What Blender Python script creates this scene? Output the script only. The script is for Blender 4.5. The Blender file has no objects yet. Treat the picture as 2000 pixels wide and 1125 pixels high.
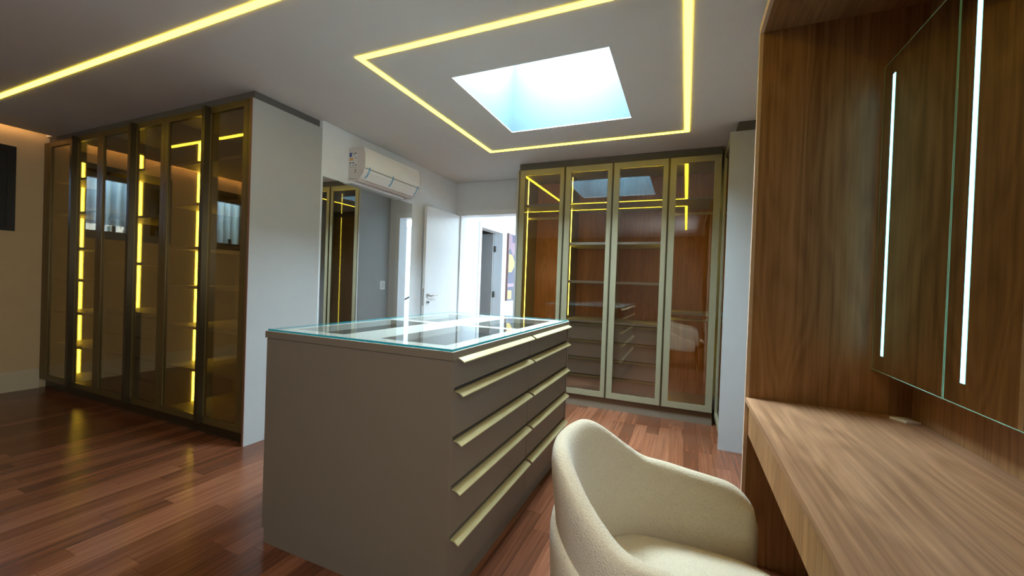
import bpy, bmesh, math, random
from mathutils import Vector, Matrix
random.seed(7)
SC = bpy.context.scene
COL = SC.collection
PI = math.pi

# ------------------------------------------------------------------ camera, world, light, exposure
H = 1.22
cam_d = bpy.data.cameras.new('camera'); cam = bpy.data.objects.new('camera', cam_d); COL.objects.link(cam)
cam_d.sensor_fit = 'HORIZONTAL'; cam_d.sensor_width = 36.0
cam_d.lens = 789.3 / 2000 * 36.0; cam_d.clip_start = 0.02
yaw, pitch, roll = 0.40534, -0.01047, 0.03589
_Y = Matrix.Rotation(yaw, 3, 'Z'); _P = Matrix.Rotation(pitch, 3, 'X')
_B = Matrix(((1, 0, 0), (0, 0, -1), (0, 1, 0))); _R = Matrix.Rotation(roll, 3, 'Z')
cam.matrix_world = Matrix.Translation((0, 0, H)) @ (_Y @ _P @ _B @ _R).to_4x4()
SC.camera = cam

W = bpy.data.worlds.new('sky'); SC.world = W; W.use_nodes = True
bg = W.node_tree.nodes['Background']; bg.inputs[0].default_value = (0.42, 0.68, 1.0, 1); bg.inputs[1].default_value = 13.0

def area(name, loc, rot, sx, sy, power, col):
    l = bpy.data.lights.new(name, 'AREA'); l.shape = 'RECTANGLE'; l.size = sx; l.size_y = sy
    l.energy = power; l.color = col
    o = bpy.data.objects.new(name, l); o.location = loc; o.rotation_euler = rot; COL.objects.link(o)
    return o
# added fill at the solid right wall; added overhead light for the bright landing
area('side_fill', (0.80, -0.70, 1.30), (PI/2-0.45, 0, PI/2), 1.5, 2.1, 50, (0.84, 0.93, 1.0))
area('landing_daylight_fill', (-0.3, 6.6, 2.45), (0, 0, 0), 2.6, 2.0, 90, (0.72, 0.92, 1.0))

SC.view_settings.view_transform = 'Standard'; SC.view_settings.look = 'None'
SC.view_settings.gamma = 1.0; SC.view_settings.use_curve_mapping = False
SC.view_settings.exposure = 1.22
SC.cycles.use_denoising = True
SC.cycles.max_bounces = 10; SC.cycles.transparent_max_bounces = 24; SC.cycles.diffuse_bounces = 5; SC.cycles.glossy_bounces = 5
SC.cycles.sample_clamp_indirect = 6.0
SC.cycles.caustics_reflective = False; SC.cycles.caustics_refractive = False

# ------------------------------------------------------------------ materials
def lin(c): return tuple(((v/255)/12.92 if v/255 <= 0.04045 else ((v/255+0.055)/1.055)**2.4) for v in c)
MATS = {}
class NT:
    def __init__(s, name):
        s.m = bpy.data.materials.new(name); s.m.use_nodes = True; s.t = s.m.node_tree
        s.t.nodes.clear(); s.out = s.n('ShaderNodeOutputMaterial'); MATS[name] = s.m
    def n(s, typ, **kw):
        nd = s.t.nodes.new(typ)
        for k, v in kw.items():
            if isinstance(v, (int, float, tuple, list)) and k[0] == '_':
                nd.inputs[k[1:].replace('_', ' ')].default_value = v
            else: setattr(nd, k, v)
        return nd
    def l(s, a, b): s.t.links.new(a, b)
    def math(s, op, a, b=None):
        nd = s.n('ShaderNodeMath', operation=op)
        for i, v in enumerate((a, b)):
            if v is None: continue
            if isinstance(v, (int, float)): nd.inputs[i].default_value = v
            else: s.l(v, nd.inputs[i])
        return nd.outputs[0]
    def vmul(s, a, v):
        nd = s.n('ShaderNodeVectorMath', operation='MULTIPLY'); s.l(a, nd.inputs[0]); nd.inputs[1].default_value = v; return nd.outputs[0]
    def ramp(s, fac, stops):
        nd = s.n('ShaderNodeValToRGB'); e = nd.color_ramp.elements
        while len(e) < len(stops): e.new(0.5)
        for i, (p, c) in enumerate(stops): e[i].position = p; e[i].color = (*c, 1) if len(c) == 3 else c
        s.l(fac, nd.inputs[0]); return nd.outputs[0]
    def mix(s, fac, a, b, mode='MIX'):
        nd = s.n('ShaderNodeMix', data_type='RGBA', blend_type=mode)
        for i, v in ((0, fac), (6, a), (7, b)):
            if isinstance(v, (int, float)): nd.inputs[i].default_value = v
            elif isinstance(v, tuple): nd.inputs[i].default_value = (*v, 1)
            else: s.l(v, nd.inputs[i])
        return nd.outputs[2]

def plain(name, rgb, rough=0.5, metal=0.0, spec=0.5, noise=0.03, nscale=9.0, bump=0.0, bscale=200.0, coat=0.0):
    s = NT(name); b = s.n('ShaderNodeBsdfPrincipled'); s.l(b.outputs[0], s.out.inputs[0])
    b.inputs['Roughness'].default_value = rough; b.inputs['Metallic'].default_value = metal
    b.inputs['Specular IOR Level'].default_value = spec; b.inputs['Coat Weight'].default_value = coat
    g = s.n('ShaderNodeNewGeometry'); c = lin(rgb)
    nz = s.n('ShaderNodeTexNoise', _Scale=nscale, _Detail=3.0); s.l(g.outputs['Position'], nz.inputs['Vector'])
    lo = tuple(v*(1-noise) for v in c); hi = tuple(min(1, v*(1+noise)) for v in c)
    s.l(s.ramp(nz.outputs[0], [(0.3, lo), (0.7, hi)]), b.inputs['Base Color'])
    if bump:
        n2 = s.n('ShaderNodeTexNoise', _Scale=bscale, _Detail=2.0); s.l(g.outputs['Position'], n2.inputs['Vector'])
        bp = s.n('ShaderNodeBump', _Strength=bump, _Distance=0.002); s.l(n2.outputs[0], bp.inputs['Height']); s.l(bp.outputs[0], b.inputs['Normal'])
    return s.m

def emit(name, rgb, strength):
    s = NT(name); e = s.n('ShaderNodeEmission', _Strength=strength); e.inputs[0].default_value = (*rgb, 1); s.l(e.outputs[0], s.out.inputs[0]); return s.m

def thin_glass(name, tint, refl=1.0, rough=0.0, ior=1.5, refl_tint=(1, 1, 1), base=0.0):
    s = NT(name)
    tr = s.n('ShaderNodeBsdfTransparent'); tr.inputs[0].default_value = (*tint, 1)
    gl = s.n('ShaderNodeBsdfGlossy', _Roughness=rough); gl.inputs[0].default_value = (*refl_tint, 1)
    fr = s.n('ShaderNodeFresnel', _IOR=ior)
    # both faces of the sheet reflect
    f2 = s.math('MINIMUM', s.math('ADD', s.math('MULTIPLY', fr.outputs[0], refl), base), 0.97)
    mx = s.n('ShaderNodeMixShader'); s.l(f2, mx.inputs[0]); s.l(tr.outputs[0], mx.inputs[1]); s.l(gl.outputs[0], mx.inputs[2])
    s.l(mx.outputs[0], s.out.inputs[0]); return s.m

def wood(name, dark, mid, light, axis='Z', across=1.0, rough=0.45, spec=0.4, seed=0.0, along=1.0):
    s = NT(name); b = s.n('ShaderNodeBsdfPrincipled', _Roughness=rough); s.l(b.outputs[0], s.out.inputs[0])
    b.inputs['Specular IOR Level'].default_value = spec
    g = s.n('ShaderNodeNewGeometry')
    off = s.n('ShaderNodeVectorMath', operation='ADD'); s.l(g.outputs['Position'], off.inputs[0]); off.inputs[1].default_value = (seed, seed*1.7, seed*0.6)
    k = {'X': 0, 'Y': 1, 'Z': 2}[axis]
    def sc(a, l):
        v = [a*across]*3; v[k] = l*along; return s.vmul(off.outputs[0], tuple(v))
    n1 = s.n('ShaderNodeTexNoise', _Scale=1.0, _Detail=1.5, _Distortion=0.25); s.l(sc(5.5, 0.75), n1.inputs['Vector'])
    rings = s.math('FRACT', s.math('MULTIPLY', n1.outputs[0], 13.0))
    tri = s.math('ABSOLUTE', s.math('SUBTRACT', rings, 0.5))
    n2 = s.n('ShaderNodeTexNoise', _Scale=1.0, _Detail=5.0, _Roughness=0.65); s.l(sc(75.0, 1.6), n2.inputs['Vector'])
    n3 = s.n('ShaderNodeTexNoise', _Scale=1.0, _Detail=2.0); s.l(sc(9.0, 0.25), n3.inputs['Vector'])
    f = s.math('ADD', s.math('MULTIPLY', tri, 0.20), s.math('ADD', s.math('MULTIPLY', n2.outputs[0], 0.62), s.math('MULTIPLY', n3.outputs[0], 0.42)))
    col = s.ramp(f, [(0.42, lin(dark)), (0.62, lin(mid)), (0.85, lin(light))])
    s.l(col, b.inputs['Base Color'])
    bp = s.n('ShaderNodeBump', _Strength=0.12, _Distance=0.001); s.l(n2.outputs[0], bp.inputs['Height']); s.l(bp.outputs[0], b.inputs['Normal'])
    return s.m

def floor_wood(name):
    s = NT(name); b = s.n('ShaderNodeBsdfPrincipled'); s.l(b.outputs[0], s.out.inputs[0])
    g = s.n('ShaderNodeNewGeometry'); oi = s.n('ShaderNodeObjectInfo')
    r = s.math('FRACT', s.math('ADD', oi.outputs['Random'], g.outputs['Random Per Island']))
    cx = s.n('ShaderNodeCombineXYZ'); s.l(s.math('MULTIPLY', r, 13.0), cx.inputs[0]); s.l(s.math('MULTIPLY', r, 31.0), cx.inputs[1]); s.l(s.math('MULTIPLY', r, 7.0), cx.inputs[2])
    ad = s.n('ShaderNodeVectorMath', operation='ADD'); s.l(g.outputs['Position'], ad.inputs[0]); s.l(cx.outputs[0], ad.inputs[1])
    n1 = s.n('ShaderNodeTexNoise', _Scale=1.0, _Detail=1.0, _Distortion=0.15); s.l(s.vmul(ad.outputs[0], (14, 0.7, 14)), n1.inputs['Vector'])
    tri = s.math('ABSOLUTE', s.math('SUBTRACT', s.math('FRACT', s.math('MULTIPLY', n1.outputs[0], 5.0)), 0.5))
    n2 = s.n('ShaderNodeTexNoise', _Scale=1.0, _Detail=5.0, _Roughness=0.6); s.l(s.vmul(ad.outputs[0], (60, 2.2, 60)), n2.inputs['Vector'])
    f = s.math('ADD', s.math('MULTIPLY', tri, 0.20), s.math('ADD', s.math('MULTIPLY', n2.outputs[0], 0.40), s.math('MULTIPLY', r, 0.32)))
    col = s.ramp(f, [(0.14, lin((70, 39, 25))), (0.40, lin((104, 61, 40))), (0.66, lin((136, 86, 60)))])
    s.l(col, b.inputs['Base Color'])
    b.inputs['Specular IOR Level'].default_value = 0.5
    n3 = s.n('ShaderNodeTexNoise', _Scale=3.0, _Detail=3.0); s.l(g.outputs['Position'], n3.inputs['Vector'])
    rr = s.n('ShaderNodeMapRange', _To_Min=0.17, _To_Max=0.30); s.l(n3.outputs[0], rr.inputs[0]); s.l(rr.outputs[0], b.inputs['Roughness'])
    n4 = s.n('ShaderNodeTexNoise', _Scale=1.0, _Detail=2.0); s.l(s.vmul(ad.outputs[0], (40, 3, 40)), n4.inputs['Vector'])
    bp = s.n('ShaderNodeBump', _Strength=0.04, _Distance=0.003); s.l(n4.outputs[0], bp.inputs['Height']); s.l(bp.outputs[0], b.inputs['Normal'])
    return s.m

def fabric(name, rgb):
    s = NT(name); b = s.n('ShaderNodeBsdfPrincipled', _Roughness=0.95); s.l(b.outputs[0], s.out.inputs[0])
    b.inputs['Specular IOR Level'].default_value = 0.15; b.inputs['Sheen Weight'].default_value = 0.3
    tc = s.n('ShaderNodeTexCoord')
    v = s.n('ShaderNodeTexVoronoi', _Scale=260.0); s.l(tc.outputs['Object'], v.inputs['Vector'])
    n = s.n('ShaderNodeTexNoise', _Scale=60.0, _Detail=4.0); s.l(tc.outputs['Object'], n.inputs['Vector'])
    c = lin(rgb)
    f = s.math('ADD', s.math('MULTIPLY', v.outputs['Distance'], 0.55), s.math('MULTIPLY', n.outputs[0], 0.18))
    s.l(s.ramp(f, [(0.1, tuple(min(1, x*1.05) for x in c)), (0.6, tuple(x*0.86 for x in c))]), b.inputs['Base Color'])
    bp = s.n('ShaderNodeBump', _Strength=0.55, _Distance=0.003, invert=True); s.l(v.outputs['Distance'], bp.inputs['Height']); s.l(bp.outputs[0], b.inputs['Normal'])
    return s.m

WALL = plain('wall_paint', (224, 229, 232), 0.85, noise=0.015, bump=0.05, bscale=120)
CEIL = plain('ceiling_paint', (222, 220, 216), 0.9, noise=0.01)
SHAFT = plain('shaft_darkened_blue', (37, 57, 64), 0.8, noise=0.01)  # daylight's blue put into the colour, darkened to offset the strong pane
LWALL = plain('wall_paint_beige', (206, 180, 138), 0.85, noise=0.02, bump=0.04)
BASEP = plain('baseboard_paint', (206, 192, 162), 0.6, noise=0.02)
GREYL = plain('drawer_grey', (204, 206, 209), 0.5, noise=0.015)
GREY = plain('grey_laminate', (166, 167, 165), 0.55, noise=0.015, spec=0.35)
TAUPE = plain('taupe_laminate', (114, 101, 84), 0.5, noise=0.015, spec=0.4)
FEND = plain('carcass_greige', (150, 140, 118), 0.55, noise=0.02)
SHELF = plain('shelf_grey', (214, 213, 211), 0.5, noise=0.015)
LSHELF = plain('shelf_greige', (198, 188, 168), 0.5, noise=0.015)
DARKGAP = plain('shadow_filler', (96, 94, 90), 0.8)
GOLD = plain('champagne_frame', (146, 141, 114), 0.42, metal=0.35, noise=0.02)
BRONZE = plain('bronze_frame', (104, 88, 48), 0.40, metal=0.4, noise=0.02)
BRDARK = plain('dark_bronze_profile', (66, 56, 36), 0.35, metal=0.5)
HGOLD = plain('gold_handle', (196, 186, 140), 0.38, metal=0.45)
WHITE = plain('white_lacquer', (232, 236, 238), 0.4, noise=0.01)
PLASTIC = plain('white_plastic', (236, 238, 238), 0.35, noise=0.01)
PLGREY = plain('plastic_side', (206, 200, 196), 0.45, noise=0.01)
CHROME = plain('brushed_chrome', (170, 168, 164), 0.28, metal=1.0)
BLACK = plain('black_aluminium', (16, 15, 15), 0.4, noise=0.05)
MIRROR = plain('mirror_silver', (238, 240, 238), 0.0, metal=1.0, noise=0.0)
BMIRROR = plain('vanity_mirror_silver', (216, 212, 190), 0.015, metal=1.0, noise=0.0)
GEDGE = plain('glass_edge_green', (150, 205, 180), 0.15, noise=0.05)
WOODV = wood('walnut_vertical', (124, 88, 54), (160, 118, 76), (186, 144, 100), 'Z')
WOODY = wood('walnut_lengthwise', (138, 100, 70), (174, 132, 98), (200, 158, 122), 'Y', seed=3.1)
WOODB = wood('wardrobe_back_oak', (158, 100, 60), (190, 126, 80), (212, 150, 104), 'Z', seed=5.3)
FLOORM = floor_wood('hardwood_planks')
SUBF = plain('subfloor', (176, 128, 98), 0.8)
FABRIC = fabric('cream_weave', (214, 201, 173))
LEDM = emit('led_warm', (1.0, 0.70, 0.043), 4.9)
LEDI = emit('led_warm_shelf', (1.0, 0.76, 0.075), 8.0)
LEDR = emit('led_warm_wardrobe', (1.0, 0.80, 0.075), 4.5)
LEDC = emit('led_cool', (0.20, 0.75, 1.0), 2.2)
LEDCOVE = emit('led_cove', (1.0, 0.60, 0.26), 9.0)
SKYP = emit('skylight_daylight', (0.66, 0.86, 1.0), 56.0)
GLB = thin_glass('bronze_glass', (0.90, 0.82, 0.63), 0.70, base=0.02)
GLR = thin_glass('bronze_glass_pale', (0.965, 0.94, 0.89), 1.0, base=0.06)
GLC = thin_glass('clear_glass', (0.92, 0.97, 0.96), 1.0, refl_tint=(0.95, 1, 1))
GLW = thin_glass('window_glass', (0.92, 0.96, 0.97), 1.6)
GLD = thin_glass('dark_window_glass', (0.10, 0.09, 0.08), 2.0)
TEAL = plain('glass_edge_teal', (40, 150, 160), 0.12, noise=0.05)
FENCE = plain('corrugated_sheet', (205, 215, 228), 0.5, noise=0.06)
STICK = plain('sticker_white', (214, 214, 212), 0.5)
SBLUE = plain('sticker_blue', (38, 66, 140), 0.5)
SORNG = plain('sticker_orange', (214, 160, 90), 0.5)
SDARK = plain('sticker_print', (70, 72, 78), 0.5)
TAPE = plain('blue_tape', (110, 175, 215), 0.5)
FILMM = thin_glass('protective_film', (0.97, 0.98, 1.0), 2.2, rough=0.15)

# ------------------------------------------------------------------ builders
WL = {}
def wl(o): return WL.get(o.name, Vector((0, 0, 0))) if o else Vector((0, 0, 0))
def link(name, me, mat, parent=None, origin=(0, 0, 0)):
    o = bpy.data.objects.new(name, me); COL.objects.link(o)
    if mat is not None: me.materials.append(mat)
    o.location = Vector(origin) - wl(parent)
    if parent: o.parent = parent
    WL[o.name] = Vector(origin)
    return o
def smooth(o, ang=40):
    for p in o.data.polygons: p.use_smooth = True
    try: o.data.set_sharp_from_angle(angle=math.radians(ang))
    except Exception: pass
    return o
def from_bm(name, bm, mat, parent=None, origin=None):
    bmesh.ops.recalc_face_normals(bm, faces=bm.faces[:])
    if origin is None:
        xs = [v.co for v in bm.verts]
        origin = Vector(((min(c.x for c in xs)+max(c.x for c in xs))/2, (min(c.y for c in xs)+max(c.y for c in xs))/2, min(c.z for c in xs)))
    origin = Vector(origin)
    for v in bm.verts: v.co -= origin
    me = bpy.data.meshes.new(name); bm.to_mesh(me); bm.free()
    return link(name, me, mat, parent, origin)
def addbox(bm, x0, x1, y0, y1, z0, z1):
    if x0 > x1: x0, x1 = x1, x0
    if y0 > y1: y0, y1 = y1, y0
    if z0 > z1: z0, z1 = z1, z0
    v = [bm.verts.new(p) for p in ((x0,y0,z0),(x1,y0,z0),(x1,y1,z0),(x0,y1,z0),(x0,y0,z1),(x1,y0,z1),(x1,y1,z1),(x0,y1,z1))]
    for f in ((3,2,1,0),(4,5,6,7),(0,1,5,4),(1,2,6,5),(2,3,7,6),(3,0,4,7)): bm.faces.new([v[i] for i in f])
    return v
def box(name, x0, x1, y0, y1, z0, z1, mat, parent=None, bev=0.0):
    bm = bmesh.new(); addbox(bm, x0, x1, y0, y1, z0, z1)
    if bev: bmesh.ops.bevel(bm, geom=bm.edges[:], offset=bev, segments=2, profile=0.6, affect='EDGES')
    return from_bm(name, bm, mat, parent)
def boxes(name, lst, mat, parent=None):
    bm = bmesh.new()
    for b in lst: addbox(bm, *b)
    return from_bm(name, bm, mat, parent)
def prism(name, pts, axis, a0, a1, mat, parent=None, sm=False):
    """closed polygon pts (u,v) extruded along axis from a0 to a1"""
    bm = bmesh.new()
    def P(u, v, a): return {'X': (a, u, v), 'Y': (u, a, v), 'Z': (u, v, a)}[axis]
    A = [bm.verts.new(P(u, v, a0)) for u, v in pts]; B = [bm.verts.new(P(u, v, a1)) for u, v in pts]
    bm.faces.new(A); bm.faces.new(B[::-1])
    for i in range(len(pts)):
        j = (i+1) % len(pts); bm.faces.new((A[i], A[j], B[j], B[i]))
    o = from_bm(name, bm, mat, parent)
    return smooth(o) if sm else o
def tube(name, pts, r, mat, parent=None, n=12, radii=None):
    bm = bmesh.new(); pts = [Vector(p) for p in pts]; rings = []
    for i, p in enumerate(pts):
        d = (pts[min(i+1, len(pts)-1)] - pts[max(i-1, 0)]).normalized()
        up = Vector((0, 0, 1)) if abs(d.z) < 0.9 else Vector((1, 0, 0))
        a = d.cross(up).normalized(); b = d.cross(a); rr = radii[i] if radii else r
        rings.append([bm.verts.new(p + a*math.cos(2*PI*k/n)*rr + b*math.sin(2*PI*k/n)*rr) for k in range(n)])
    for i in range(len(rings)-1):
        for k in range(n): bm.faces.new((rings[i][k], rings[i][(k+1)%n], rings[i+1][(k+1)%n], rings[i+1][k]))
    bm.faces.new(rings[0][::-1]); bm.faces.new(rings[-1])
    return smooth(from_bm(name, bm, mat, parent))
def thing(name, loc, label, cat, group=None):
    o = bpy.data.objects.new(name, None); COL.objects.link(o); o.location = loc; o.empty_display_size = 0.1
    WL[o.name] = Vector(loc); return tag(o, label, cat, group)
def tag(o, label, cat, group=None):
    o['label'] = label; o['category'] = cat
    if group: o['group'] = group
    return o
def struct(o, label=None):
    o['kind'] = 'structure'
    if label: o['label'] = label
    return o
def rect_holes(x0, x1, y0, y1, holes):
    xs = sorted({x0, x1, *[h[0] for h in holes], *[h[1] for h in holes]}); ys = sorted({y0, y1, *[h[2] for h in holes], *[h[3] for h in holes]})
    out = []
    for i in range(len(xs)-1):
        for j in range(len(ys)-1):
            cx, cy = (xs[i]+xs[i+1])/2, (ys[j]+ys[j+1])/2
            if any(h[0] < cx < h[1] and h[2] < cy < h[3] for h in holes): continue
            out.append((xs[i], xs[i+1], ys[j], ys[j+1]))
    return out
def frame(name, plane, u0, u1, v0, v1, w0, w1, su, sv, mat, parent=None):
    """one-piece rectangular frame; plane 'XZ' (w along y) or 'YZ' (w along x)"""
    L = [(u0, u0+su, v0, v1), (u1-su, u1, v0, v1), (u0+su, u1-su, v0, v0+sv), (u0+su, u1-su, v1-sv, v1)]
    if plane == 'XZ': return boxes(name, [(a, b, w0, w1, c, d) for a, b, c, d in L], mat, parent)
    return boxes(name, [(w0, w1, a, b, c, d) for a, b, c, d in L], mat, parent)

# ------------------------------------------------------------------ room shell
XL, XW, YW, YF, ZC = -2.829, -5.978, 1.875, 4.636, 2.525
XR, YB = 0.862, -2.60
SKX0, SKX1, SKY0, SKY1 = -1.424, -0.430, 2.220, 3.200

fl = struct(box('floor', XW-0.2, 2.2, YB-0.2, 8.4, -0.10, -0.012, SUBF), 'dark reddish hardwood floor of narrow planks')

# planks: those in view are parts, the rest is one field
pw = 0.0985
unit = bpy.data.meshes.new('plank'); _b = bmesh.new(); addbox(_b, -0.5, 0.5, -0.5, 0.5, -0.012, 0.0)
bmesh.ops.recalc_face_normals(_b, faces=_b.faces[:]); _b.to_mesh(unit); _b.free(); unit.materials.append(FLOORM)
cinv = cam.matrix_world.inverted()
def infr(x, y):
    q = cinv @ Vector((x, y, 0))
    if q.z > -0.1: return False
    u = 1000 - 789.3*q.x/q.z; v = 562.5 + 789.3*q.y/q.z
    return -30 < u < 2030 and v < 1150
def seen(x, y):
    if not infr(x, y): return False
    if y < 1.30 and x < -0.70: return True
    if y < 1.92 and x < -1.70: return True
    if x < -1.70 and x > XL-0.02 and y < 2.6: return True
    if x > -0.80 and x < 0.47 and y < 4.12: return True
    return False
rest = bmesh.new(); nrow = 0; x = XW; nplank = 0
while x < XR:
    y = YB - random.random()*1.0
    while y < 4.70:
        L = random.choice((0.55, 0.75, 0.95, 1.15, 1.35)) + random.random()*0.12
        cx, y1 = x + pw/2, y + L
        vis = any(seen(cx, y + L*t) for t in (0.02, 0.25, 0.5, 0.75, 0.98))
        if vis and nplank < 300:
            o = bpy.data.objects.new('plank', unit); COL.objects.link(o); o.parent = fl
            o.location = Vector((cx, (y+y1)/2, 0)) - WL[fl.name]; o.scale = (pw-0.0012, L-0.0015, 1.0); nplank += 1
        else:
            addbox(rest, x+0.0006, x+pw-0.0006, y+0.0007, y1-0.0007, -0.012, 0.0)
        y = y1
    x += pw
o = from_bm('plank_field', rest, FLOORM, fl); o['kind'] = 'stuff'

# ceiling board with the skylight opening and a cove gap along the left wall
cb = []
for a, b, c, d in rect_holes(XL+0.008, XR+0.1, YB, YF-0.008, [(SKX0-0.0305, SKX1+0.0305, SKY0-0.0305, SKY1+0.0305)]): cb.append((a, b, c, d, ZC, ZC+0.03))
cb.append((XW+0.13, XL+0.008, YB, 2.48, ZC, ZC+0.03)); cb.append((XW+0.0, XW+0.13, 1.885, 2.48, ZC, ZC+0.03))
struct(boxes('ceiling', cb, CEIL), 'flat grey-white plasterboard ceiling')
struct(boxes('ceiling', [(a, b, c, d, ZC+0.16, ZC+0.26) for a, b, c, d in rect_holes(XW-0.2, XR+0.2, YB-0.2, YF+0.16, [(SKX0-0.031, SKX1+0.031, SKY0-0.031, SKY1+0.031)])], CEIL), 'structural slab above the plasterboard ceiling')
# skylight shaft
ST = 3.20
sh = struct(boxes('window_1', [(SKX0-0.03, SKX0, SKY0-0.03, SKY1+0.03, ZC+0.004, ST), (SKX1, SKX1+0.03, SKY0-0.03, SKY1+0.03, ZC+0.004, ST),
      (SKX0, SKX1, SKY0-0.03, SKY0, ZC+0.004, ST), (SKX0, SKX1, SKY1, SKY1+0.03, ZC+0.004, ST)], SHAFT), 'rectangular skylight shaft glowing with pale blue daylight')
boxes('opening_trim', [(SKX0-0.0302, SKX0, SKY0-0.0302, SKY1+0.0302, ZC, ZC+0.0038), (SKX1, SKX1+0.0302, SKY0-0.0302, SKY1+0.0302, ZC, ZC+0.0038),
      (SKX0, SKX1, SKY0-0.0302, SKY0, ZC, ZC+0.0038), (SKX0, SKX1, SKY1, SKY1+0.0302, ZC, ZC+0.0038)], CEIL, sh)
box('skylight_pane', SKX0-0.03, SKX1+0.03, SKY0-0.03, SKY1+0.03, ST, ST+0.015, SKYP, sh)

# walls
WT = 0.15
w1 = (0.80, 1.69, 1.555, 2.367); w2 = (-0.22, 0.40, 1.555, 2.367)
struct(boxes('wall_left', [(XW-WT, XW, a, b, c, d) for a, b, c, d in rect_holes(YB, 2.62, 0, ZC+0.16, [w1, w2])], LWALL), 'warm beige side wall with dark framed windows')
struct(boxes('wall_air_conditioner', [(XL-WT, XL, 2.47, YF+0.15, 0, ZC+0.16)], WALL), 'white wall carrying the air conditioner and the tall mirror')
DX0, DX1, DZ = -2.745, -1.900, 2.092
struct(boxes('wall_far', [(a, b, YF, YF+0.15, c, d) for a, b, c, d in rect_holes(XL, XR+0.15, 0, ZC+0.16, [(DX0-0.02, DX1+0.02, -1, DZ+0.02)])], WALL), 'far white wall with the open doorway')
struct(boxes('wall_back', [(XW-WT, XR+0.15, YB-WT, YB, 0, ZC+0.16)], plain('wall_paint_brown', (140, 116, 96), 0.85)))
struct(boxes('wall_right', [(XR, XR+0.12, YB, YF, 0, ZC+0.16)], WALL))
struct(boxes('wall_behind_wardrobe', [(XW-WT, XL-WT, 2.50, 2.62, 0, ZC+0.16)], WALL))

# baseboard on the left wall: two steps
bb = struct(boxes('baseboard_left', [(XW, XW+0.018, YB, YW-0.003, 0, 0.16)], BASEP))
box('baseboard_cap', XW, XW+0.011, YB, YW-0.003, 0.16, 0.198, BASEP, bb)

# windows in the left wall
def side_window(nm, w, panes, mull, lab):
    y0, y1, z0, z1 = w
    f = struct(frame(nm, 'YZ', y0+0.001, y1-0.001, z0+0.001, z1-0.001, XW-0.10, XW+0.012, 0.055, 0.06, BLACK), lab)
    for (a, b, m) in panes:
        s = frame('sash', 'YZ', a-0.058, b+0.058, 1.645-0.03, 2.222+0.085, XW-0.07, XW-0.005, 0.058, 0.03, BLACK, f)
        box('pane', XW-0.045, XW-0.04, a, b, 1.645, 2.307, m, s)
        box('sash_rail', XW-0.07, XW-0.005, a, b, 2.222, 2.307, BLACK, s)
        box('latch', XW-0.005, XW+0.03, (a+b)/2-0.012, (a+b)/2+0.012, 1.645, 1.71, BLACK, s)
    return f
side_window('window_2', w1, [(1.13, 1.577, GLW), (0.915, 1.01, GLD)], 1.1, 'black framed window beside the large glass wardrobe')
side_window('window_3', w2, [(-0.085, 0.265, GLW)], 0, 'small black framed window further along the side wall')
# corrugated sheet outside, seen as a reflection
bm = bmesh.new(); prev = None; N = 540
for i in range(N+1):
    yy = -1.5 + 4.5*i/N; xx = -6.45 + 0.032*math.sin(yy*2*PI/0.10)
    a, b = bm.verts.new((xx, yy, 0)), bm.verts.new((xx, yy, 3.2))
    if prev: bm.faces.new((prev[0], a, b, prev[1]))
    prev = (a, b)
o = smooth(from_bm('wall_outside', bm, FENCE), 80)
sol = o.modifiers.new('s', 'SOLIDIFY'); sol.thickness = 0.004
struct(o, 'pale blue corrugated metal sheet outside the side windows')
struct(boxes('floor_outside', [(-8.5, XW-WT-0.2, -3, 4.5, -0.15, -0.05)], plain('concrete_yard', (120, 118, 114), 0.9)))

# LED lines in the ceiling
def led_rect(x0, x1, y0, y1, label, group, sides=(0, 1, 2, 3)):
    w = 0.036
    t = thing('ceiling_led_profile', ((x0+x1)/2, (y0+y1)/2, ZC), label, 'led light', group)
    for k, b in enumerate(((x0, x0+w, y0, y1), (x1-w, x1, y0, y1), (x0+w, x1-w, y0, y0+w), (x0+w, x1-w, y1-w, y1))):
        if k in sides: box('led_diffuser', *b, ZC-0.004, ZC-0.0005, LEDM, t)
    return t
led_rect(-1.845, -0.018, 1.822, 3.625, 'warm yellow LED line forming a rectangle around the skylight', 'ceiling LED lines')
led_rect(-5.163, -0.018, -1.42, 1.318, 'long warm yellow LED line running across the ceiling before the glass wardrobe', 'ceiling LED lines', (1, 3))
cv = box('cove_led_strip', XW+0.145, XW+0.165, YB+0.1, 1.80, ZC+0.031, ZC+0.045, LEDCOVE)
tag(cv, 'warm LED strip hidden in the cove along the beige wall', 'led light')

# ------------------------------------------------------------------ glass door helper
def glass_door(parent, x0, x1, z0, z1, y, fm, gm, st=0.048, th=0.022, handle=None, hm=None, stl=None, str_=None):
    sl, sr = (stl or st), (str_ or st)
    d = boxes('door', [(x0, x0+sl, y, y+th, z0, z1), (x1-sr, x1, y, y+th, z0, z1), (x0+sl, x1-sr, y, y+th, z0, z0+st), (x0+sl, x1-sr, y, y+th, z1-st, z1)], fm, parent)
    box('pane', x0+sl, x1-sr, y+th*0.45, y+th*0.55, z0+st, z1-st, gm, d)
    if handle == 'L': box('handle_profile', x0+0.012, x0+0.050, y-0.040, y-0.0005, z0+0.004, z1-0.004, hm, d)
    if handle == 'r': box('handle_profile', x1-0.012, x1-0.001, y-0.012, y-0.0005, z0+0.004, z1-0.004, hm, d)
    return d
def lip(name, axis, a0, a1, face, z, out, mat, parent, size=0.03):
    """curved drawer pull: thin lip curling outwards from the drawer's top edge. face = coordinate of drawer face, out = +1/-1"""
    pts = []; n = 7; t = 0.004
    for i in range(n+1):
        a = i/n; pts.append((face + out*(0.0005 + size*a), z - 0.012*(1-math.cos(a*PI/2))*1.2))
    low = [(u, v - t) for u, v in pts[::-1]]
    return prism(name, pts + low, axis, a0, a1, mat, parent, True)

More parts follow.
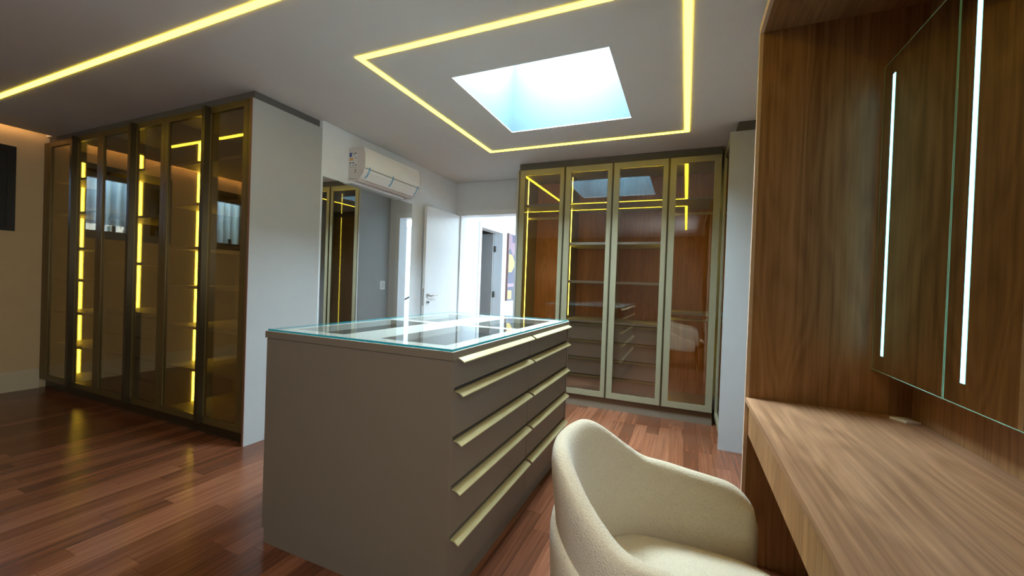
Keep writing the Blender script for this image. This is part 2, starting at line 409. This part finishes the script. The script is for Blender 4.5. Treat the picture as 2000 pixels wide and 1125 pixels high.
# ------------------------------------------------------------------ large glass wardrobe on the left
LW = thing('glass_wardrobe', ((XW+XL)/2, (YW+2.47)/2, 0), 'long bronze glass wardrobe with six doors and glowing shelves along the left', 'wardrobe')
zt, zb = 2.460, 0.092
box('side_panel', XL-0.018, XL, YW+0.004, 2.468, 0, zt, GREY, LW)
box('edge_strip', XL-0.018, XL, YW, YW+0.0038, 0, zt, plain('copper_edge', (120, 84, 66), 0.5), LW)
box('back_panel', XW+0.02, XL-0.019, 2.450, 2.468, 0.09, zt-0.02, FEND, LW)
box('top_panel', XW+0.004, XL-0.019, YW+0.03, 2.449, zt-0.02, zt, FEND, LW)
box('bottom_panel', XW+0.02, XL-0.019, YW+0.03, 2.449, 0.092, 0.112, FEND, LW)
box('plinth', XW+0.004, XL-0.019, YW+0.045, YW+0.063, 0, 0.0915, BRDARK, LW)
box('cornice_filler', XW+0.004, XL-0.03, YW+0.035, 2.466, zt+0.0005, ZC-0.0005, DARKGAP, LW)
box('filler_strip', XW+0.004, -5.884, YW, YW+0.02, zb, zt, BRONZE, LW)
ub = (-5.88, -4.88, -3.88, -2.868)
for i, xx in enumerate(ub[:3]): box('divider', xx-0.012, xx+0.012, YW+0.03, 2.449, 0.1125, zt-0.0205, FEND, LW)
shA = (2.07, 1.745, 1.40, 1.09, 0.77, 0.44); shB = (2.075, 1.67, 1.268)
def led_v(xx, yy, z0, z1): box('led_strip', xx, xx+0.004, yy-0.009, yy+0.009, z0, z1, LEDI, LW)
for i in range(3):
    xa, xb = ub[i]+0.0125, (ub[i+1]-0.0125 if i < 2 else ub[3]+0.018)
    zs = shB if i == 1 else shA
    for z in zs: box('shelf', xa, xb, YW+0.055, 2.4485, z, z+0.022, LSHELF, LW)
    lv = [0.1125 if i != 1 else 0.86] + sorted(z for z in zs) + [zt-0.03]
    for j in range(len(lv)-1):
        lo = lv[j] + (0.023 if j else 0.001)
        hi = lv[j+1] - (0.002 if j < len(lv)-2 else 0.10)
        led_v(ub[i]+0.0121, 2.165 if i == 1 else 2.12, lo, hi)
    if i == 1:
        box('drawer_top', xa, xb, YW+0.055, 2.4485, 0.838, 0.858, FEND, LW)
        for j in range(4):
            za, zc2 = 0.1135+0.181*j, 0.1135+0.181*(j+1)-0.004
            for (p, q) in ((xa+0.002, -4.382), (-4.378, xb-0.002)):
                d = box('drawer', p, q, YW+0.075, YW+0.095, za, zc2-0.003, FEND, LW)
                lip('handle', 'X', p+0.01, q-0.01, YW+0.075, zc2-0.002, -1, BRONZE, d, 0.016)
for i in range(3):
    m = (-5.345, -4.345, -3.345)[i]
    glass_door(LW, ub[i]+0.002, m-0.0015, zb, zt-0.004, YW, BRONZE, GLB, str_=0.016)
    glass_door(LW, m+0.0015, ub[i+1]-0.002, zb, zt-0.004, YW, BRONZE, GLB, handle='L', hm=BRDARK, stl=0.049)
for xx in (-3.0,):
    box('end_stile', -2.866, XL-0.0185, YW, YW+0.02, zb, zt, BRONZE, LW)

# ------------------------------------------------------------------ glass wardrobe on the far wall
YR = 4.05
RX0, RX1 = -1.700, 0.262
RW = thing('glass_wardrobe', ((RX0+RX1)/2, (YR+YF)/2, 0), 'champagne framed four-door glass wardrobe with wood back on the far wall', 'wardrobe')
zt2, zb2 = 2.448, 0.122
box('side_panel', RX0-0.018, RX0, YR-0.004, YF-0.002, 0, zt2+0.002, GREY, RW)
box('back_panel', RX0+0.001, RX1, YF-0.022, YF-0.003, 0.12, zt2, WOODB, RW)
box('top_panel', RX0+0.001, RX1, YR+0.03, YF-0.023, zt2-0.02, zt2, FEND, RW)
box('bottom_panel', RX0+0.001, RX1, YR+0.03, YF-0.023, zb2, zb2+0.02, FEND, RW)
box('plinth', RX0+0.001, RX1, YR+0.032, YR+0.05, 0, zb2-0.0005, TAUPE, RW)
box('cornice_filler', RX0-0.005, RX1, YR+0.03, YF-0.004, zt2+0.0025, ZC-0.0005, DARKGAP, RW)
rd = (-1.687, -1.179, -0.690, -0.173, 0.258)
for xx in (-1.179, -0.690, -0.173): box('divider', xx-0.010, xx+0.010, YR+0.03, YF-0.0235, zb2+0.021, zt2-0.0205, FEND, RW)
box('inner_side', RX0+0.001, RX0+0.019, YR+0.03, YF-0.0235, zb2+0.021, zt2-0.0205, FEND, RW)
bays = [(-1.680, -1.1895), (-1.1685, -0.7005), (-0.6795, -0.1835), (-0.1625, 0.258)]
for i, (a, b) in enumerate(bays):
    box('shelf', a, b, YR+0.05, YF-0.024, 2.060, 2.085, FEND, RW)
    if i in (1, 2):
        for z in (1.650, 1.255): box('shelf', a, b, YR+0.08, YF-0.024, z, z+0.025, SHELF, RW)
        box('drawer_top', a, b, YR+0.05, YF-0.024, 0.852, 0.874, SHELF, RW)
        for j in range(4):
            za = zb2+0.022 + 0.1765*j
            d = box('drawer', a+0.002, b-0.002, YR+0.075, YR+0.095, za, za+0.166, GREYL, RW)
            lip('handle', 'X', a+0.004, b-0.03 if i == 2 else b-0.004, YR+0.075, za+0.1705, -1, HGOLD, d, 0.028)
    if i == 3:
        box('shelf', a, b, YR+0.08, YF-0.024, 0.985, 1.008, SHELF, RW)
        tube('hanging_rail', [(a, 4.33, 0.93), (b, 4.33, 0.93)], 0.013, HGOLD, RW)
    if i in (0, 3): tube('hanging_rail', [(a, 4.33, 1.97), (b, 4.33, 1.97)], 0.014, HGOLD, RW)
for (xx, z0) in ((-1.6808, zb2+0.03), (-1.1688, 0.90), (-0.1628, zb2+0.03)):
    brk = [z0, 2.059, 2.086, 2.40] if xx != -1.1688 else [z0, 1.254, 1.281, 1.649, 1.676, 2.059, 2.086, 2.40]
    if xx == -0.1628: brk = [z0, 0.984, 1.009, 2.059, 2.086, 2.40]
    for j in range(0, len(brk), 2): box('led_strip', xx, xx+0.004, 4.288, 4.297, brk[j]+0.002, brk[j+1]-0.002, LEDR, RW)
for xx, brk in ((-1.1892, [zb2+0.03, 2.059, 2.086, 2.40]), (-0.1832, [0.90, 1.254, 1.281, 1.649, 1.676, 2.059, 2.086, 2.40])):
    for j in range(0, len(brk), 2): box('led_strip', xx-0.004, xx, 4.240, 4.249, brk[j]+0.002, brk[j+1]-0.002, LEDR, RW)
for i in range(4):
    glass_door(RW, rd[i]+0.0015, rd[i+1]-0.0015, zb2, zt2-0.002, YR, GOLD, GLR, st=0.056, handle='r' if i in (0, 1, 2) else None, hm=BRDARK)

# ------------------------------------------------------------------ corner wardrobe end on the right
CW = thing('corner_wardrobe', (0.56, 3.75, 0), 'grey end panel of the corner wardrobe beside the four-door wardrobe', 'wardrobe')
box('side_panel', 0.272, XR-0.002, 3.494, 3.512, 0, 2.440, GREY, CW)
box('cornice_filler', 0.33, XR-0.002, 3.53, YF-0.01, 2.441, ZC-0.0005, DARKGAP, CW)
box('carcass', 0.32, XR-0.002, 3.513, YF-0.004, 0.09, 2.438, FEND, CW)
box('plinth', 0.31, XR-0.002, 3.513, YF-0.004, 0, 0.089, TAUPE, CW)
d = frame('door', 'YZ', 3.5135, YR-0.02, 0.10, 2.438, 0.276, 0.298, 0.05, 0.05, GOLD, CW)
box('pane', 0.286, 0.288, 3.5635, YR-0.07, 0.15, 2.388, GLR, d)

# ------------------------------------------------------------------ island chest of drawers
IX0, IX1, IY0, IY1 = -1.740, -0.760, 1.252, 2.826
IT = 0.966
IS = thing('island_dresser', ((IX0+IX1)/2, (IY0+IY1)/2, 0), 'taupe island dresser with two columns of gold-lipped drawers', 'dresser')
box('plinth', IX0+0.012, IX1-0.022, IY0+0.002, IY1-0.012, 0, 0.066, TAUPE, IS)
box('end_panel', IX0, IX1, IY0, IY0+0.020, 0.0665, IT-0.0325, TAUPE, IS)
box('end_panel', IX0, IX1, IY1-0.020, IY1, 0.0665, IT-0.030, TAUPE, IS)
box('back_panel', IX0, IX0+0.018, IY0+0.0205, IY1-0.0205, 0.0665, IT-0.030, TAUPE, IS)
box('carcass', IX0+0.0185, IX1-0.060, IY0+0.0205, IY1-0.0205, 0.0665, 0.80, DARKGAP, IS)
box('front_rail', IX1-0.060, IX1-0.026, IY0+0.0205, IY1-0.0205, 0.0665, IT-0.031, DARKGAP, IS)
# top board with display compartments
oy = [(1.37, 2.045), (2.12, IY1-0.10)]
ox = [(-1.700, -1.400), (-1.195, -0.865)]
holes = [(a, b, c, d2) for a, b in ox for c, d2 in oy]
tb = boxes('top_board', [(a, b, c, d2, IT-0.030, IT) for a, b, c, d2 in rect_holes(IX0-0.004, IX1+0.003, IY0-0.003, IY1+0.003, holes)], plain('top_board_greige', (205, 198, 188), 0.45), IS)
boxes('top_edge', [(IX0-0.006, IX1+0.005, IY0-0.005, IY0-0.0031, IT-0.030, IT), (IX1+0.0031, IX1+0.005, IY0-0.003, IY1+0.003, IT-0.030, IT),
      (IX0-0.006, IX0-0.0041, IY0-0.003, IY1+0.003, IT-0.030, IT), (IX0-0.004, IX1+0.003, IY1+0.0031, IY1+0.005, IT-0.030, IT)], TAUPE, tb)
for a, b, c, d2 in holes:
    boxes('jewellery_tray', [(a, b, c, d2, 0.835, 0.840), (a, a+0.006, c, d2, 0.840, IT-0.031), (b-0.006, b, c, d2, 0.840, IT-0.031),
          (a+0.006, b-0.006, c, c+0.006, 0.840, IT-0.031), (a+0.006, b-0.006, d2-0.006, d2, 0.840, IT-0.031), (a+0.006, b-0.006, (c+d2)/2-0.004, (c+d2)/2+0.004, 0.840, 0.90)], plain('tray_lining', (120, 112, 104), 0.8), IS)
rows = [0.945, 0.820, 0.637, 0.457, 0.270, 0.076]
for (ya, yb2) in ((IY0+0.0215, 2.049), (2.055, IY1-0.0215)):
    for j in range(5):
        d = box('drawer', IX1-0.025, IX1-0.004, ya, yb2, rows[j+1]+(0.011 if j < 4 else 0.004), rows[j]-(0.010 if j == 0 else 0.004), TAUPE, IS, bev=0.001)
        lip('handle', 'Y', ya+0.012, yb2-0.006, IX1-0.004, rows[j]-0.002, 1, HGOLD, d, 0.034)
GT = thing('display_glass', ((IX0+IX1)/2, (IY0+IY1)/2, IT+0.001), 'clear glass sheet with teal edge lying on the taupe island dresser', 'glass')
gx0, gx1, gy0, gy1, gz0, gz1 = IX0+0.002, IX1-0.002, IY0+0.002, IY1-0.002, IT+0.001, IT+0.009
bm = bmesh.new(); v = [bm.verts.new(p) for p in ((gx0+.002, gy0+.002, gz1), (gx1-.002, gy0+.002, gz1), (gx1-.002, gy1-.002, gz1), (gx0+.002, gy1-.002, gz1))]; bm.faces.new(v)
v = [bm.verts.new(p) for p in ((gx0+.002, gy0+.002, gz0), (gx0+.002, gy1-.002, gz0), (gx1-.002, gy1-.002, gz0), (gx1-.002, gy0+.002, gz0))]
o = from_bm('glass_sheet', bm, GLC, GT)
frame_l = [(gx0, gx0+.002, gy0, gy1), (gx1-.002, gx1, gy0, gy1), (gx0+.002, gx1-.002, gy0, gy0+.002), (gx0+.002, gx1-.002, gy1-.002, gy1)]
boxes('glass_edge', [(a, b, c, d2, gz0, gz1) for a, b, c, d2 in frame_l], TEAL, GT)

# ------------------------------------------------------------------ vanity niche, desk and mirrors
ND, NB, NY0, NY1 = 0.279, 0.842, 0.28, 2.100     # front edge x, back x, near and far y
NV = thing('vanity_niche', (0.56, 1.19, 0), 'tall walnut wood niche framing the vanity desk and mirrors', 'niche')
EDGE = plain('pale_wood_edge', (206, 176, 146), 0.5, noise=0.06, nscale=40)
box('end_panel', ND+0.0015, NB, NY1, NY1+0.020, 0, 2.420, WOODV, NV)
box('end_panel_edge', ND-0.013, ND+0.0012, NY1-0.0005, NY1+0.020, 0, 2.420, EDGE, NV)
box('end_panel', ND, NB, NY0-0.02, NY0, 0, 2.420, WOODV, NV)
box('back_panel', NB, XR-0.001, NY0-0.02, NY1+0.02, 0, 2.420, WOODV, NV)
box('top_panel', ND+0.0015, NB-0.001, NY0+0.001, NY1-0.001, 2.382, 2.420, wood('walnut_lengthwise_top', (122, 84, 50), (152, 110, 70), (176, 134, 92), 'Y', seed=1.3), NV)
box('top_panel_edge', ND-0.013, ND+0.0012, NY0+0.001, NY1-0.001, 2.382, 2.420, EDGE, NV)
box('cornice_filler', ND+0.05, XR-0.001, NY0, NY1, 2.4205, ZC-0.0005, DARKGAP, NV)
DK = thing('vanity_desk', (0.56, 1.19, 0.58), 'long floating walnut vanity desk top between the niche panels', 'desk')
box('worktop', ND-0.012, NB-0.001, NY0+0.001, NY1-0.001, 0.724, 0.746, WOODY, DK, bev=0.0012)
box('apron', ND+0.003, ND+0.022, NY0+0.001, NY1-0.001, 0.580, 0.7235, WOODV, DK)
box('drawer_box', ND+0.0225, NB-0.02, NY0+0.03, NY1-0.03, 0.60, 0.7235, WOODV, DK)

def led_mirror(y0, y1, label):
    xm = 0.710
    t = thing('led_mirror', (xm+0.03, (y0+y1)/2, 0.925), label, 'mirror', 'vanity mirrors with light strips')
    sy0, sy1, sz0, sz1 = y1-0.097, y1-0.079, 0.990, 2.085
    b = boxes('mirror_glass', [(xm, xm+0.005, a, c, d, e) for a, c, d, e in rect_holes(y0+0.003, y1-0.004, 0.928, 2.147, [])], BMIRROR, t)
    boxes('glass_edge', [(xm-0.0005, xm+0.005, y0+0.0005, y0+0.003, 0.9255, 2.1495), (xm-0.0005, xm+0.005, y1-0.004, y1-0.0015, 0.9255, 2.1495),
          (xm-0.0005, xm+0.005, y0+0.003, y1-0.004, 0.9255, 0.928), (xm-0.0005, xm+0.005, y0+0.003, y1-0.004, 2.147, 2.1495)], GEDGE, t)
    box('light_strip', xm-0.0012, xm-0.0004, sy0, sy1, sz0, sz1, LEDC, t)
    box('mirror_cabinet', xm+0.006, NB-0.001, y0+0.002, y1-0.004, 0.930, 2.146, WOODV, t)
    return t
led_mirror(1.604, 2.099, 'tall vanity mirror with light strip touching the niche end panel')
led_mirror(1.106, 1.601, 'tall vanity mirror with light strip at the right edge of the photo')

SK = thing('desk_outlet', (0.795, 2.018, 0.7465), 'small white outlet cover lying on the desk corner', 'outlet')
prism('cover_plate', [(0.752, 2.040), (0.800, 2.052), (0.830, 1.998), (0.782, 1.986)], 'Z', 0.7465, 0.7545, PLASTIC, SK)
prism('outlet_insert', [(0.776, 2.030), (0.798, 2.035), (0.808, 2.010), (0.786, 2.005)], 'Z', 0.7546, 0.7562, STICK, SK)

# ------------------------------------------------------------------ air conditioner
AY0, AY1, AZ0 = 2.760, 3.570, 2.060
AC = thing('air_conditioner', (XL, (AY0+AY1)/2, AZ0), 'white split air conditioner wrapped in film above the tall mirror', 'air conditioner')
def acprof(off=0.0):
    p = [(XL+0.001, 2.118), (XL+0.001, 2.385), (XL+0.05, 2.392), (XL+0.168, 2.385)]
    for (a, z) in ((0.185, 2.33), (0.190, 2.26), (0.186, 2.20), (0.165, 2.15), (0.125, 2.115), (0.105, 2.108)): p.append((XL+a, z))
    return [(u+off*(u-XL)/0.2, z) for u, z in p]
body = prism('body', acprof(), 'Y', AY0+0.006, AY1-0.006, PLASTIC, AC, True)
for yy in (AY0, AY1-0.0058): prism('end_cap', acprof(0.002), 'Y', yy, yy+0.0058, PLGREY, AC, True)
# front flap seam, louvre, bottom tray
prism('louvre', [(XL+0.178, 2.170), (XL+0.181, 2.172), (XL+0.130, 2.108), (XL+0.126, 2.108)], 'Y', AY0+0.05, AY1-0.05, WHITE, AC)
box('panel_seam', XL+0.1855, XL+0.1905, AY0+0.012, AY1-0.012, 2.196, 2.199, SDARK, AC)
box('bottom_tray', XL+0.001, XL+0.11, AY0+0.004, AY1-0.02, 2.088, 2.1075, PLGREY, AC)
box('drain_tray', XL+0.001, XL+0.055, AY0-0.01, AY1-0.10, 2.068, 2.0875, PLASTIC, AC)
# energy label on the near end
lb = box('energy_label', XL+0.008, XL+0.100, AY0-0.0008, AY0-0.0001, 2.205, 2.345, STICK, AC)
box('label_blue', XL+0.012, XL+0.036, AY0-0.0014, AY0-0.0009, 2.305, 2.343, SBLUE, lb)
box('label_orange', XL+0.014, XL+0.055, AY0-0.0014, AY0-0.0009, 2.272, 2.298, SORNG, lb)
for (a, z, w, hh) in ((0.042, 2.336, .035, .004), (0.042, 2.327, .030, .003), (0.075, 2.33, .02, .008), (0.046, 2.315, .03, .003), (0.014, 2.245, .018, .012), (0.045, 2.245, .018, .012), (0.078, 2.29, .012, .008), (0.014, 2.225, .014, .007), (0.045, 2.225, .014, .007), (0.076, 2.225, .016, .010), (0.010, 2.210, .085, .003)):
    box('label_print', XL+a, XL+a+w, AY0-0.0014, AY0-0.0009, z, z+hh, SDARK, lb)
for (a, z, w, hh) in ((0.07, 2.185, .018, .004), (0.083, 2.168, .006, .018), (0.066, 2.163, .02, .004), (0.03, 2.172, .01, .003)):
    box('printed_mark', XL+a, XL+a+w, AY0-0.0009, AY0-0.0002, z, z+hh, SDARK, AC)
for yy, wd in ((AY0+0.055, 0.014), (AY0+0.37, 0.016), (AY1-0.05, 0.014)):
    prism('tape', [(XL+0.1915, 2.215), (XL+0.1925, 2.215), (XL+0.1905, 2.190), (XL+0.168, 2.147), (XL+0.131, 2.112), (XL+0.130, 2.113), (XL+0.167, 2.149), (XL+0.1895, 2.191)], 'Y', yy, yy+wd, TAPE, AC)

# ------------------------------------------------------------------ tall mirror on the white wall
MR = thing('wall_mirror', (XL, 3.08, 0.12), 'tall frameless mirror on the white wall under the air conditioner', 'mirror')
box('mirror_glass', XL+0.0005, XL+0.006, 2.482, 3.684, 0.12, 2.064, MIRROR, MR)
boxes('glass_edge', [(XL+0.0005, XL+0.0062, 3.6841, 3.686, 0.12, 2.066), (XL+0.0005, XL+0.0062, 2.482, 3.684, 2.0641, 2.066)], GEDGE, MR)

# ------------------------------------------------------------------ doorway, doors, landing
tr = struct(boxes('trim_1', [(DX0-0.02, DX0, YF-0.012, YF+0.15, 0, DZ+0.02), (DX1, DX1+0.02, YF-0.012, YF+0.15, 0, DZ+0.02), (DX0, DX1, YF-0.012, YF+0.15, DZ, DZ+0.02)], WHITE), 'white door lining of the open doorway')
boxes('architrave', [(DX0-0.060, DX0-0.0205, YF-0.012, YF-0.0005, 0, DZ+0.06), (DX1+0.0205, DX1+0.060, YF-0.012, YF-0.0005, 0, DZ+0.06), (DX0-0.0205, DX1+0.0205, YF-0.012, YF-0.0005, DZ+0.0205, DZ+0.06)], WHITE, tr)
d1 = struct(box('door_1', -2.800, -2.763, 3.885, YF-0.016, 0.01, 2.085, WHITE, bev=0.002), 'white flush door standing open against the white wall')
box('lock_plate', -2.790, -2.773, 3.8835, 3.8848, 0.93, 1.13, CHROME, d1)
hd = tube('handle', [(-2.7625, 3.955, 1.045), (-2.728, 3.955, 1.045), (-2.715, 3.965, 1.046), (-2.712, 3.99, 1.052), (-2.712, 4.02, 1.056), (-2.713, 4.05, 1.050), (-2.714, 4.085, 1.052)], 0.008, CHROME, d1, radii=[.009, .009, .009, .009, .008, .007, .005])
tube('rosette', [(-2.7627, 3.955, 1.045), (-2.755, 3.955, 1.045)], 0.026, CHROME, d1, n=24)
lk = tube('key_rosette', [(-2.7627, 3.955, 0.970), (-2.756, 3.955, 0.970)], 0.024, CHROME, d1, n=24)
tube('key_cylinder', [(-2.7555, 3.955, 0.970), (-2.744, 3.955, 0.970)], 0.009, BLACK, lk, n=16)

LX = -2.880
struct(boxes('wall_landing', [(LX-0.15, LX, a, b, c, d) for a, b, c, d in rect_holes(YF+0.151, 8.2, 0, ZC+0.1, [(5.44, 6.24, -1, 2.082)])], WHITE), 'white wall of the landing seen through the doorway')
struct(boxes('wall_landing_end', [(LX-0.15, 2.1, 8.2, 8.3, 0, ZC+0.1)], WHITE))
struct(boxes('wall_landing_right', [(2.0, 2.1, YF+0.151, 8.2, 0, ZC+0.1)], WHITE))
struct(boxes('wall_side_room', [(-4.6, -4.5, 5.0, 7.0, 0, ZC+0.1), (-4.5, LX-0.15, 6.9, 7.0, 0, ZC+0.1), (-4.5, LX-0.15, 5.0, 5.1, 0, ZC+0.1)], GREY))
struct(boxes('ceiling_landing', [(-4.6, 2.1, YF+0.151, 8.3, ZC+0.1, ZC+0.2)], WHITE))
struct(boxes('floor_landing', [(-4.6, 2.1, YF+0.16, 8.3, -0.0115, -0.001)], plain('landing_floor', (150, 112, 88), 0.4)))
tr2 = struct(boxes('trim_2', [(LX-0.15, LX+0.012, 5.44, 5.46, 0, 2.082), (LX-0.15, LX+0.012, 6.22, 6.24, 0, 2.082), (LX-0.15, LX+0.012, 5.46, 6.22, 2.062, 2.082)], WHITE), 'white lining of the inner doorway on the landing')
boxes('architrave', [(LX+0.0005, LX+0.012, 5.385, 5.4395, 0, 2.137), (LX+0.0005, LX+0.012, 6.2405, 6.295, 0, 2.137), (LX+0.0005, LX+0.012, 5.4395, 6.2405, 2.0825, 2.137)], WHITE, tr2)
d2_ = struct(box('door_2', -3.70, LX-0.152, 6.178, 6.214, 0.01, 2.055, plain('grey_door', (176, 174, 170), 0.5)), 'grey door standing open on the landing')
for z in (1.80, 1.03): box('hinge', LX-0.150, LX-0.11, 6.196, 6.2195, z-0.05, z+0.05, CHROME, tr2)

AP = thing('abstract_painting', (LX+0.02, 6.86, 0.92), 'abstract painting of muted pink, grey and yellow shapes on the landing wall', 'painting')
box('canvas', LX+0.001, LX+0.036, 6.42, 7.30, 0.925, 2.090, plain('canvas_grey', (108, 106, 120), 0.8), AP)
box('canvas_edge', LX+0.001, LX+0.037, 6.414, 6.4195, 0.92, 2.095, plain('canvas_side', (120, 88, 76), 0.8), AP)
def patch(pts, rgb, dx):
    prism('painted_shape', pts, 'X', LX+0.0361, LX+0.0368+dx, plain('paint_%d_%d_%d' % rgb, rgb, 0.8), AP)
patch([(6.425, 2.085), (6.90, 2.085), (6.90, 1.80), (6.62, 1.72), (6.50, 1.84), (6.425, 1.80)], (158, 132, 140), 0.0)
patch([(6.56, 2.083), (6.70, 2.083), (6.72, 1.96), (6.58, 1.94)], (104, 96, 116), 0.0006)
patch([(6.45, 1.74), (6.60, 1.72), (6.70, 1.60), (6.68, 1.52), (6.56, 1.42), (6.44, 1.42)], (228, 196, 116), 0.0012)
patch([(6.44, 1.10), (6.60, 1.10), (6.60, 0.95), (6.44, 0.95)], (224, 196, 120), 0.0012)
patch([(6.425, 1.22), (7.0, 1.24), (7.0, 1.18), (6.425, 1.16)], (168, 142, 158), 0.0006)
patch([(6.80, 1.60), (7.25, 1.70), (7.25, 1.05), (6.85, 1.10)], (142, 116, 122), 0.0)

HR = thing('stair_handrail', (-0.45, 6.5, 0), 'dark sloping stair handrail on the landing, seen in the tall mirror', 'handrail')
tube('rail', [(-1.30, 6.5, 1.205), (0.30, 6.5, 0.405)], 0.018, BLACK, HR)
for xx in (-1.25, 0.25): tube('post', [(xx, 6.5, -0.001), (xx, 6.5, 0.78-0.5*(xx+0.45))], 0.014, BLACK, HR)

# switch on the side of the far wardrobe
SWT = thing('light_switch', (RX0-0.018, 4.51, 1.08), 'white wall switch on the grey side of the four-door wardrobe', 'switch')
box('switch_plate', RX0-0.026, RX0-0.0182, 4.462, 4.562, 1.075, 1.195, PLASTIC, SWT, bev=0.002)
box('rocker', RX0-0.0285, RX0-0.0262, 4.495, 4.529, 1.100, 1.170, STICK, SWT)

# ------------------------------------------------------------------ tub chair
CH = thing('tub_chair', (0.005, 1.14, 0), 'cream woven tub chair pulled up to the walnut desk', 'chair')
CHROT = math.radians(0.0)
def cpt(x, y, z):
    c, s_ = math.cos(CHROT), math.sin(CHROT)
    return Vector((CH.location.x + x*c - y*s_, CH.location.y + x*s_ + y*c, z))
# U path in chair space, facing +x: arms straight then round back
def upath(n, hw, back, front):
    """mid line of the shell: from far arm tip round the back to the near arm tip"""
    pts = []; 
    r = hw; cxb = back + r*0.92
    Ls = front - cxb; La = PI*r
    tot = 2*Ls + La
    for i in range(n+1):
        d = tot*i/n
        if d < Ls: x, y, nx, ny = front - d, hw, 0, 1
        elif d < Ls + La:
            a = PI/2 + (d-Ls)/r
            nx, ny = math.cos(a), math.sin(a); x, y = cxb + 0.92*r*nx, r*ny
        else: x, y, nx, ny = cxb + (d-Ls-La), -hw, 0, -1
        e = min(d, tot-d)
        pts.append((x, y, nx, ny, e, abs(d-tot/2)/(tot/2)))
    return pts
def sstep(a, b, x):
    t = max(0, min(1, (x-a)/(b-a))); return t*t*(3-2*t)
def shell(name, hw, back, front, z0, ztop_back, ztop_arm, th, n=96, flare=0.05, cr=0.10, kink=(0.15, 0.52), drop=0.0, mat=FABRIC):
    bm = bmesh.new(); rings = []; P = upath(n, hw, back, front); M = 24
    for (x, y, nx, ny, e, s) in P:
        zt_ = ztop_back + (ztop_arm-ztop_back)*sstep(kink[0], kink[1], s) - drop*max(0.0, s-kink[1]*0.8)
        if e < cr: zt_ -= (cr - math.sqrt(max(0, cr*cr-(cr-e)**2)))*1.1
        k = 1.0
        er = th*0.55
        if e < er: k = max(0.06, math.sqrt(max(0, 1-(1-e/er)**2)))
        hgt = max(zt_-z0, 0.02); ring = []
        for j in range(M):
            a = 2*PI*j/M; ca, sa = math.cos(a), math.sin(a)
            ex = 0.30
            px = math.copysign(abs(ca)**0.75, ca)*th/2*k
            pz = math.copysign(abs(sa)**ex, sa)
            z = z0 + hgt*(pz+1)/2
            # keep the top round: use true semicircle near the top
            zr = (z-z0)/hgt
            lean = flare*((z-z0)/0.4)*(1-0.55*sstep(0.2, 0.7, s))
            # softer rolled top edge
            if sa > 0.55: px *= 1.0
            ring.append(bm.verts.new(cpt(x + nx*(px+lean), y + ny*(px+lean), z)))
        rings.append(ring)
    for i in range(len(rings)-1):
        for j in range(M): bm.faces.new((rings[i][j], rings[i][(j+1) % M], rings[i+1][(j+1) % M], rings[i+1][j]))
    bm.faces.new(rings[0]); bm.faces.new(rings[-1][::-1])
    o = smooth(from_bm(name, bm, mat, CH), 80)
    return o
shell('backrest', 0.258, -0.255, 0.222, 0.36, 0.800, 0.668, 0.061, drop=0.08)
shell('base_shell', 0.292, -0.290, 0.17, 0.27, 0.615, 0.46, 0.052, flare=0.02, kink=(0.10, 0.95), cr=0.06)
# seat cushion
bm = bmesh.new(); rings = []; n = 48; prof = [(0.0, 0.455), (0.5, 0.457), (0.8, 0.452), (0.93, 0.440), (0.99, 0.42), (1.0, 0.395), (0.985, 0.36), (0.93, 0.335), (0.0, 0.33)]
for (r, z) in prof[1:-1]:
    ring = []
    for i in range(n):
        a = 2*PI*i/n; ca, sa = math.cos(a), math.sin(a); p = 0.55
        ring.append(bm.verts.new(cpt(0.035 + 0.262*r*math.copysign(abs(ca)**p, ca), 0.226*r*math.copysign(abs(sa)**p, sa), z)))
    rings.append(ring)
for i in range(len(rings)-1):
    for j in range(n): bm.faces.new((rings[i][j], rings[i][(j+1) % n], rings[i+1][(j+1) % n], rings[i+1][j]))
bm.faces.new(rings[0][::-1]); bm.faces.new(rings[-1])
smooth(from_bm('seat_cushion', bm, FABRIC, CH), 70)
for (lx, ly) in ((0.19, 0.20), (0.19, -0.20), (-0.19, 0.18), (-0.19, -0.18)):
    tube('leg', [cpt(lx*0.95, ly*0.95, 0.345), cpt(lx*1.06, ly*1.06, 0.0)], 0.02, WOODV, CH, radii=[0.022, 0.013])
